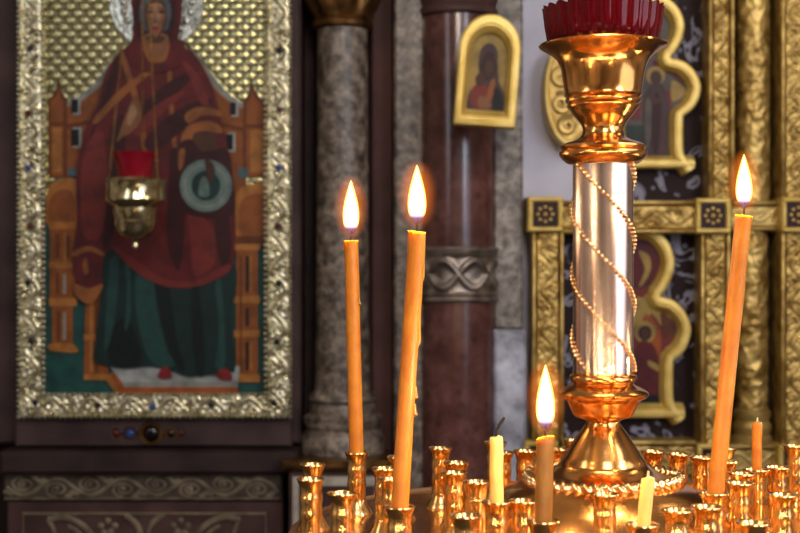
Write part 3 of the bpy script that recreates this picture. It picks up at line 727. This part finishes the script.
# shaped icons hung on the inlaid panels
def cart_outline(s=1.):
    half = [(0, 112), (16, 109), (30, 97), (36, 82), (35, 69), (31, 59), (25, 49.5), (22.5, 47), (25.5, 46), (36, 43), (47, 33), (53, 18), (50, 4), (43.5, -6), (36.5, -11), (35.2, -13), (35, -24), (35, -44), (37, -52), (43, -60), (46, -64)]
    r = smooth_pts(half, 5, False)
    full = r+[(-a, b) for a, b in reversed(r)]
    return full[:-1] if full[0] == full[-1] else full
def inset(pts, d):
    n = len(pts); out = []
    for i in range(n):
        a, b, c = Vector(pts[i-1]), Vector(pts[i]), Vector(pts[(i+1) % n])
        t = (c-a); 
        if t.length < 1e-9: t = Vector((1, 0))
        t.normalize(); nrm = Vector((t.y, -t.x))
        out.append((b.x-nrm.x*d*-1, b.y-nrm.y*d*-1))
    return out
def cartouche(cx, cy, label, shapes, sy=1.):
    Y = 3.02
    t = thing('shaped_icon', label, 'icon', ((cx-400)/F*Y, 3.06, ZC-(cy-266.5)/F*Y))
    k = Y/F
    outp = cart_outline()
    area = sum(outp[i][0]*outp[(i+1) % len(outp)][1]-outp[(i+1) % len(outp)][0]*outp[i][1] for i in range(len(outp)))
    if area < 0: outp = outp[::-1]
    cen = (0, 20)
    inn = []
    n = len(outp)
    for i in range(n):
        a, b, c = Vector(outp[i-1]), Vector(outp[i]), Vector(outp[(i+1) % n])
        tt = (c-a).normalized(); nr = Vector((-tt.y, tt.x)); inn.append((b.x+nr.x*13, b.y+nr.y*13))
    sc = lambda P: [(a*k, b*k*sy) for a, b in P]
    MB().ring(sc(outp), sc(inn), -.04, .04).build('frame', M['gold_bright'], t)
    bk = MB(); bk.poly(sc(outp), -.004, 0); bk.build('back_board', M['bronze'], t, smooth=False)
    pm = MB(); d = [0]
    for kind, colr, pts in shapes:
        d[0] += 1
        if kind == 's': pts = smooth_pts(pts, 5)
        pm.poly(sc(pts), -.012-.0003*d[0], names.index(colr))
    mid = []
    for i in range(n):
        a, b, c = Vector(outp[i-1]), Vector(outp[i]), Vector(outp[(i+1) % n])
        tt = (c-a).normalized(); nr = Vector((-tt.y, tt.x)); mid.append((b.x+nr.x*11, b.y+nr.y*11))
    pm.poly(sc(mid), -.012, names.index(shapes[0][1]))
    pm.build('painted_figure', [P_[q] for q in names], t, smooth=False)
    return t
cartouche(649, 104, 'shaped gold-framed icon of a standing haloed figure in brown, behind the red glass holder', [
    ('p', 'saint_bg', rect(-25, -52, 25, 30)), ('p', 'saint_red', rect(-24, -14, -6, 20)), ('p', 'saint_red', rect(20, -20, 25, 16)), ('p', 'saint_green', rect(-25, -53, 25, -20)),
    ('s', 'robe', [(6, 40), (18, 36), (32, 24), (38, 18), (36, 24), (20, 40), (8, 46)]), ('s', 'ochre', [(25, 24), (36, 20), (39, 12), (26, 4)]),
    ('p', 'ochre', ell(9, 30, 9.5, 9.5)), ('p', 'saint', ell(9, 28, 6, 7.5)), ('p', 'skin_dark', ell(9, 29, 4, 5)),
    ('s', 'saint', [(9, 24), (17, 18), (23, 2), (22, -24), (20, -50), (-2, -50), (-4, -22), (-4, 4), (2, 18)]),
    ('s', 'robe_dark', [(10, 14), (14, 0), (12, -40), (8, -50), (4, -30), (6, 0)]), ('s', 'saint_bg', [(-1, 6), (4, 2), (4, -30), (0, -46), (-2, -20)]), ('s', 'skin_dark', [(5, 2), (12, 2), (13, 6), (6, 8)])])
cartouche(639, 348, 'shaped gold-framed icon in ochre and brown behind the bead-wrapped column', [
    ('p', 'saint_red', rect(-25, -53, 25, 30)), ('p', 'throne_dark', rect(-25, -53, 25, -10)),
    ('s', 'robe', [(-20, 90), (0, 100), (18, 92), (23, 78), (14, 60), (0, 54), (-20, 66)]), ('s', 'ochre', [(2, 88), (12, 84), (14, 72), (8, 60), (2, 56), (8, 72)]), ('s', 'ochre', [(12, 50), (20, 40), (34, 28), (39, 16), (30, 14), (18, 28), (6, 42)]),
    ('s', 'throne_dark', [(24, 32), (36, 24), (40, 14), (28, 10)]), ('s', 'ochre', [(0, 46), (14, 38), (10, 22), (-6, 18), (-18, 30)]),
    ('s', 'orange', [(6, 28), (22, 18), (24, -6), (22, -34), (4, -34)]), ('p', 'ochre', ell(8, 14, 11, 10)), ('p', 'robe_dark', ell(8, 13, 7, 7)), ('p', 'skin_dark', ell(8, 13, 4.5, 5.5)),
    ('s', 'robe', [(8, 6), (18, 0), (23, -20), (22, -44), (-6, -44), (-6, -18), (0, 2)]), ('s', 'ochre', [(12, -12), (24, -18), (24, -23), (12, -17)]), ('p', 'black', rect(-25, -53, 25, -44))], sy=1.1)
# oval carved ornament on the pale wall
ov = thing('oval_ornament', 'oval gold frame with carved scrollwork on the lilac wall, half hidden by the brass cup', 'ornament', W(570, 92, 3.05))
k = 3.05/F
oo = [(27*k*math.cos(2*PI*i/48)*(1 if True else 1), 55*k*math.sin(2*PI*i/48)) for i in range(48)]
oi = [(a*.74, b*.86) for a, b in oo]
MB().ring(oo, oi, -.03, .08).build('frame', M['gold_bright'], ov)
mb = MB(); mb.poly(oo, -.004, 0)
for cx, cy, r0, a0, t_ in ((-9, 14, 10, 0, 1.6), (-9, -12, 10, 2, -1.6), (-3, -34, 9, 1, 1.4), (-3, 34, 9, 0, -1.4), (10, 14, 9, 1, 1.5), (10, -14, 9, 3, 1.5)):
    mb.tube([(a*k, -.008, b*k) for a, b in scroll(cx, cy, r0, 2.5, a0, t_)], .0075, 6)
mb.build('scrollwork', M['gold'], ov)

# ------------------------------------------------------------------ the candle stand
SX, SY, ZP = .1515, 1.0, 1.05
stand = thing('candle_stand', 'polished brass church candle stand with bead-wrapped column and rings of small sockets', 'candle stand', (SX, SY, 0))
q = 1/F                     # metres per pixel at the axis
def z_(y): return ZC-(y-266.5)*q
MB().lathe([(0, ZP-.02), (.215, ZP-.02), (.232, ZP-.012), (.236, ZP-.002), (.234, ZP+.003), (.228, ZP+.001), (.222, ZP), (.1, ZP), (.098, ZP+.004), (.092, ZP+.014), (.083, ZP+.025), (.072, ZP+.034), (.06, ZP+.0405), (.05, ZP+.0415), (0, ZP+.0415)], 96).build('tray', M['copper'], stand)
rp = MB(); n, m = 900, 12; vs = []
for i in range(n):
    a = 2*PI*i/n
    for j in range(m):
        b = 2*PI*j/m; r = .0036*(1+.42*math.cos(2*b+46*a))
        vs.append(((  .0562+r*math.cos(b))*math.cos(a), (.0562+r*math.cos(b))*math.sin(a), ZP+.0425+r*math.sin(b)))
rp.add(vs, [(i*m+j, ((i+1) % n)*m+j, ((i+1) % n)*m+(j+1) % m, i*m+(j+1) % m) for i in range(n) for j in range(m)])
rp.build('rope_ring', M['bead'], stand, ang=80)
MB().lathe([(.0545, z_(476)), (.047, z_(474.5)), (.04, z_(471)), (.034, z_(466)), (.0315, z_(462)), (.0312, z_(460)), (.0285, z_(455)), (.0255, z_(448)), (.0215, z_(440)), (.0175, z_(432)), (.0145, z_(427)), (.0125, z_(423)), (.0125, z_(419))], 72).build('cone_foot', M['copper'], stand)
MB().lathe([(.0125, z_(421)), (.0145, z_(419)), (.0205, z_(416.5)), (.0228, z_(414)), (.0236, z_(411)), (.0252, z_(406)), (.0272, z_(401.5)), (.0282, z_(399.5)), (.0318, z_(397.5)), (.0335, z_(395)), (.0338, z_(393)), (.0328, z_(391)), (.029, z_(388)), (.0235, z_(384.5)), (.0225, z_(383)), (.0212+.002, z_(381.5)), (.0248, z_(380)), (.0252, z_(377.5)), (.0245, z_(375)), (.0226, z_(373.5)), (.0226, z_(372))], 72).build('lower_knob', M['copper'], stand)
RC = .0224
MB().lathe([(RC, z_(376)), (RC, z_(160))], 96).build('column', M['copper_column'], stand)
MB().lathe([(.0228, z_(165)), (.027, z_(163)), (.0305, z_(159)), (.0325, z_(155)), (.0325, z_(152)), (.0300, z_(150)), (.0318, z_(148)), (.0318, z_(146)), (.0285, z_(143.5)), (.0225, z_(141)), (.0178, z_(138)), (.0155, z_(134)), (.015, z_(129)), (.0152, z_(126))], 72).build('upper_knob', M['copper'], stand)
MB().lathe([(.0152, z_(128)), (.0165, z_(124)), (.0195, z_(119)), (.0235, z_(113)), (.0245, z_(110)), (.0265, z_(108)), (.0270, z_(106)), (.0258, z_(104.5)), (.0278, z_(102)), (.0282, z_(100)), (.0270, z_(98)), (.0288, z_(95.5)), (.0285, z_(93.5)),
            (.0290, z_(88)), (.0302, z_(76)), (.0318, z_(66)), (.0345, z_(59)), (.039, z_(53.5)), (.0435, z_(50)), (.0468, z_(47.5)), (.0478, z_(46)), (.0470, z_(44.8)), (.043, z_(46.5)), (.038, z_(49)), (.033, z_(53)), (.03, z_(62)), (.027, z_(90)), (0, z_(90))], 96).build('cup', M['copper'], stand)
# three strands of beads winding round the column
for s_ in range(3):
    mb = MB(); pitch = 192*q; z1 = z_(166); z0 = z_(374); nb = int((z1-z0)/pitch*math.hypot(2*PI*RC, pitch)/(5.4*q))
    for i in range(nb):
        z = z1-(z1-z0)*i/nb
        # seen from the front each strand falls from left to right
        a = PI+(z_(214)-z)/pitch*2*PI+2*PI*s_/3
        mb.ball(((RC+.0013)*math.cos(a), (RC+.0013)*math.sin(a), z), .0016, 10, 8)
    mb.build('bead_strand', M['bead'], stand)
MB().lathe([(.16, 0), (.16, .02), (.13, .04), (.06, .08), (.035, .14), (.03, .3), (.04, .34), (.03, .38), (.028, .8), (.04, .84), (.03, .9), (.05, .98), (.12, ZP-.025), (.18, ZP-.0195)], 48).build('pedestal', M['copper'], stand)
# sockets
SOCK = 1.10
sp = [(.0085, .050), (.0088, .0492), (.0083, .0483), (.0068, .0445), (.0062, .041), (.0066, .0375), (.0069, .0350), (.0066, .0325), (.0062, .0300), (.0066, .0265), (.0069, .0240), (.0066, .0215), (.0062, .0190), (.0065, .0165),
      (.0062, .013), (.0068, .010), (.0078, .007), (.0095, .004), (.0110, .0015), (.0112, 0)]
prof = [(.0056, .030), (.0056, .046), (.0072, .0495)]+sp
prof = [(0, .030)]+prof
prof = [(r*1.14, z) for r, z in prof]
scm = None
def socket(x, y, dz=0):
    global scm
    if scm is None:
        mb = MB().lathe(prof[::-1], 24, cap=False); o = mb.build('candle_socket', M['socket'], stand); scm = o
    else:
        o = scm.copy(); C.objects.link(o); o.parent = stand
    o.location = (x, y, ZP+dz)
    return o
pts = [(.055, .092), (.072, .076), (.087, .058), (.100, .036), (.0976, -.026), (.113, -.006), (.132, .006), (.0575, -.109), (.101, -.116), (.056, -.213), (.020, -.172), (.041, -.160),
       (-.016, -.113), (-.072, -.139), (-.069, .084), (-.049, .096), (-.022, .106), (.015, .108),
       (-.0895, -.142), (-.067, -.207), (-.010, -.218), (-.1865, .085), (-.1520, -.160),
       # the rest of the three rings
       (-.108, .03), (-.112, -.02), (-.098, -.062), (.085, -.068),
       (-.152, .06), (-.163, .0), (-.157, -.05), (.132, -.07), (.155, -.035), (.118, .112), (.0, .163), (-.07, .147), (-.118, .112),
       (-.218, .02), (-.215, -.05), (-.19, -.11), (-.112, -.19), (.165, -.145), (.2, -.09), (.215, -.045), (.22, .01), (.21, .06), (.18, .125)]
for x, y in pts: socket(x, y)

# red fluted glass standing in the brass cup
gl = thing('red_glass_holder', 'fluted ruby red glass candle holder standing in the brass cup of the stand', 'candle holder', (SX, SY, z_(60)))
def zg(y): return z_(y)-z_(60)
nf = 24
def flute(a, t): return 1+(.012+.03*t)*abs(math.sin(nf*a/2))
prof_o = [(.0, zg(72)), (.029, zg(72)), (.031, zg(62)), (.0365, zg(48)), (.0405, zg(40)), (.0424, zg(24)), (.0432, zg(14)), (.0438, zg(10))]
mb = MB(); n = 240; vs = []; k = len(prof_o)
for i, (r, z) in enumerate(prof_o):
    for j in range(n):
        a = 2*PI*j/n; t = i/(k-1); rr = r*flute(a, t)*(1 if i < k-1 else .995)
        zz = z+(.0022*abs(math.sin(nf*a/2)) if i >= k-2 else 0)
        vs.append((rr*math.cos(a), rr*math.sin(a), zz))
prof_i = [(.0415, zg(10.5)), (.0400, zg(24)), (.0375, zg(42)), (.028, zg(62)), (0., zg(66))]
for i, (r, z) in enumerate(prof_i):
    for j in range(n):
        a = 2*PI*j/n; vs.append((r*math.cos(a), r*math.sin(a), z+(.002*abs(math.sin(nf*a/2)) if i == 0 else 0)))
K = k+len(prof_i)
mb.add(vs, [(i*n+j, i*n+(j+1) % n, (i+1)*n+(j+1) % n, (i+1)*n+j) for i in range(K-1) for j in range(n)])
mb.build('glass_bowl', M['glass_red'], gl, ang=50)
# ------------------------------------------------------------------ candles
def flame_profile(h, w):
    pr = []
    for i in range(21):
        t = i/20
        r = w*(math.sin(PI*t**.72)**.85)*(1.06-.2*t) if 0 < t < 1 else 0
        pr.append((max(r, 0), h*t))
    return pr
lights = []
def candle(name, label, base, top, r, mat, lit=None, drips=(), wick='wick', rtop=None, grp=None):
    """base/top are points of the wax body; lit = (flame height, half width)"""
    base, top = Vector(base), Vector(top)
    t = thing(name, label, 'candle', base, grp)
    d = top-base; dn = d.normalized()
    sd = random.random()*9
    mb = MB(); K = 34; pts, rr = [], []
    for i in range(K+1):
        f = i/K; w = Vector((noise.noise(Vector((sd, f*3, 0))), noise.noise(Vector((sd, 9, f*3))), 0))*.0006*f
        pts.append(d*f+w); rr.append(r*(1+.05*noise.noise(Vector((sd+5, f*9, 2)))))
    rr[-1] = r*.9; pts.append(d+dn*.0004); rr.append(r*.45)
    if lit: rr[-2] = r*1.05; pts[-2] = d*.999; pts[-1] = d-dn*.0012
    mb.tube(pts, rr, 20)
    e = dn.orthogonal().normalized(); e2 = dn.cross(e)
    for f, ang, ln, sz in drips:
        a = math.radians(ang); o_ = Vector((math.cos(a), math.sin(a), 0))
        p0 = d*f+o_*r*.95
        mb.tube([p0-dn*0, p0-dn*ln*.5+o_*sz*.15, p0-dn*ln*.85+o_*sz*.3, p0-dn*ln], [sz*.45, sz*.6, sz, sz*.35], 8)
    mb.build('wax_body', mat, t)
    if lit:
        h, w = lit
        wk = MB().tube([d-dn*.002, d+Vector((0, 0, .004)), d+Vector((.0006, 0, .0085))], [.0008, .0008, .0006], 8); wk.build('wick', M['wick'], t)
        fl = MB().lathe(flame_profile(h, w), 24, cap=False).build('flame', M['flame'], t, loc=d+Vector((0, 0, .0035)))
        mt = MB().ball((0, 0, h*.5), h*.62, 24, 16, sc=(w*2.5/(h*.62), w*2.5/(h*.62), 1)).build('flame_glow', M['bloom'], fl); fl.visible_shadow = False; mt['label'] = 'orange glow added around the flame, imitating lens bloom'
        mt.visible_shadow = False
        lights.append((base+d+Vector((0, 0, .0035+h*.45)), w))
    else:
        if wick == 'wick':
            MB().tube([d-dn*.002, d+Vector((.0005, 0, .004)), d+Vector((.003, 0, .009)), d+Vector((.0055, 0, .0125))], [.0007, .0008, .0012, .0008], 8).build('wick', M['wick'], t)
        else:
            MB().tube([d-dn*.002, d+Vector((.0003, 0, .004))], [.0009, .0006], 8).build('wick', M['wick_white'], t)
    return t
def sock_top(x, y, down=.008): return Vector((SX+x, SY+y, SOCK-down))
def cnd(name, label, s, toppx, *a, **k):
    b_ = sock_top(*s); Y = b_.y
    return candle(name, label, b_, W(toppx[0], toppx[1], Y), *a, **k)
cnd('taper_candle', 'tall lit orange taper leaning left, leftmost of the lit candles', (-.1865, .085), (351, 240), .0058, M['wax'], (.045, .0066), ((.985, 170, .006, .0016), (.74, -20, .006, .0015)))
cnd('taper_candle', 'tall lit orange taper with wax drips in front of the marble column', (-.1520, -.160), (417, 231), .0054, M['wax'], (.038, .0058), ((.985, 0, .03, .0011), (.72, 5, .022, .0013), (.46, 10, .008, .0018), (.40, 0, .008, .0018)))
cnd('taper_candle', 'tall lit orange taper leaning right, before the gold screen right of the brass column', (.0575, -.109), (744, 215), .0055, M['wax'], (.037, .0054))
cnd('stub_candle', 'short lit brown-orange candle left of the cone foot of the stand', (-.067, -.207), (545.5, 438), .0052, M['wax_dark'], (.040, .0056))
cnd('stub_candle', 'short pale yellow candle, burnt out, with a bent black wick', (-.0895, -.142), (496, 437), .0044, M['wax_pale'])
cnd('stub_candle', 'short pale yellow unlit candle in the front sockets before the cone foot', (-.010, -.218), (648, 478), .0039, M['wax_pale'], wick='white')
cnd('stub_candle', 'thin unlit orange candle standing right of the tall leaning taper', (.113, -.006), (757, 423), .0036, M['wax'], wick='white')

# ------------------------------------------------------------------ light
def pt(loc, e, r, c=(1, .74, .45)):
    l = bpy.data.lights.new('candle_and_fill_light', 'POINT'); l.energy = e; l.shadow_soft_size = r; l.color = c
    o = bpy.data.objects.new('candle_and_fill_light', l); C.objects.link(o); o.location = loc; return o
for p, w in lights: pt(p, .5, .006)
for x, y, z, e in ((-.12, .62, 1.10, .4), (-.02, .58, 1.09, .45), (.07, .6, 1.11, .45), (.16, .57, 1.1, .5), (.26, .6, 1.12, .45), (.34, .66, 1.12, .4), (.42, .8, 1.14, .4), (.44, 1.05, 1.16, .35), (-.3, .8, 1.12, .35), (-.3, .5, 1.18, .4), (.3, .35, 1.1, .4)):
    pt((x, y, z), e, .008)
def area(name, loc, target, sx, sy, e, c):
    l = bpy.data.lights.new(name, 'AREA'); l.shape = 'RECTANGLE'; l.size = sx; l.size_y = sy; l.energy = e; l.color = c
    o = bpy.data.objects.new(name, l); C.objects.link(o); o.location = loc
    o.rotation_euler = (Vector(target)-Vector(loc)).to_track_quat('-Z', 'Z').to_euler(); return o
area('window_and_fill_light', (1.7, -.3, 2.4), (.1, 3, 1.2), .5, 1.8, 34, (.82, .88, 1))
area('window_and_fill_light', (.4, -1.6, 3.2), (.2, 3, 1.2), .9, 1.6, 40, (.9, .94, 1))
area('window_and_fill_light', (-1.6, .2, 2.3), (-.7, 3, 1.3), .5, 1.4, 8, (.92, .95, 1))
area('window_and_fill_light', (1.45, .35, 1.45), (SX, 1, 1.25),   .9, 1.3, 8, (.76, .82, 1))  # extra light added beside the stand for the pale streak on its column
for x, y, z in ((.02, .86, 2.3), (.18, .8, 2.25), (.32, .92, 2.3), (.1, 1.1, 2.35), (.28, 1.15, 2.3), (.17, .96, 2.2)): pt((x, y, z), 5, .06, (1, .8, .55))  # unseen overhead lamps, added to put bright highlights on the tray
area('warm_light', (1.4, 1.6, 2.6), (.9, 3, 1.3), .4, .4, 4, (1, .84, .6))  # warm area light aimed at the right end of the gilded screen
wd = bpy.data.worlds.new('church_air'); bpy.context.scene.world = wd; wd.use_nodes = True
nt = wd.node_tree; bg = nt.nodes['Background']
tc = nt.nodes.new('ShaderNodeTexCoord'); nz = nt.nodes.new('ShaderNodeTexNoise'); nz.inputs['Scale'].default_value = 2.2; nz.inputs['Detail'].default_value = 3
rp_ = nt.nodes.new('ShaderNodeValToRGB'); rp_.color_ramp.elements[0].position = .35; rp_.color_ramp.elements[0].color = (.045, .032, .025, 1); rp_.color_ramp.elements[1].position = .7; rp_.color_ramp.elements[1].color = (.34, .26, .2, 1)
nt.links.new(tc.outputs['Generated'], nz.inputs['Vector']); nt.links.new(nz.outputs['Fac'], rp_.inputs[0]); nt.links.new(rp_.outputs[0], bg.inputs[0]); bg.inputs[1].default_value = 1.

# ------------------------------------------------------------------ camera
cam = bpy.data.cameras.new('camera'); co = bpy.data.objects.new('camera', cam); C.objects.link(co)
co.location = (0, 0, ZC); co.rotation_euler = (PI/2, 0, 0); cam.sensor_width = 36; cam.lens = F*36/800; cam.clip_start = .05
cam.dof.use_dof = True; cam.dof.focus_distance = .95; cam.dof.aperture_fstop = 15
sc = bpy.context.scene; sc.camera = co
sc.view_settings.view_transform = 'Standard'; sc.view_settings.look = 'None'
sc.cycles.use_denoising = True
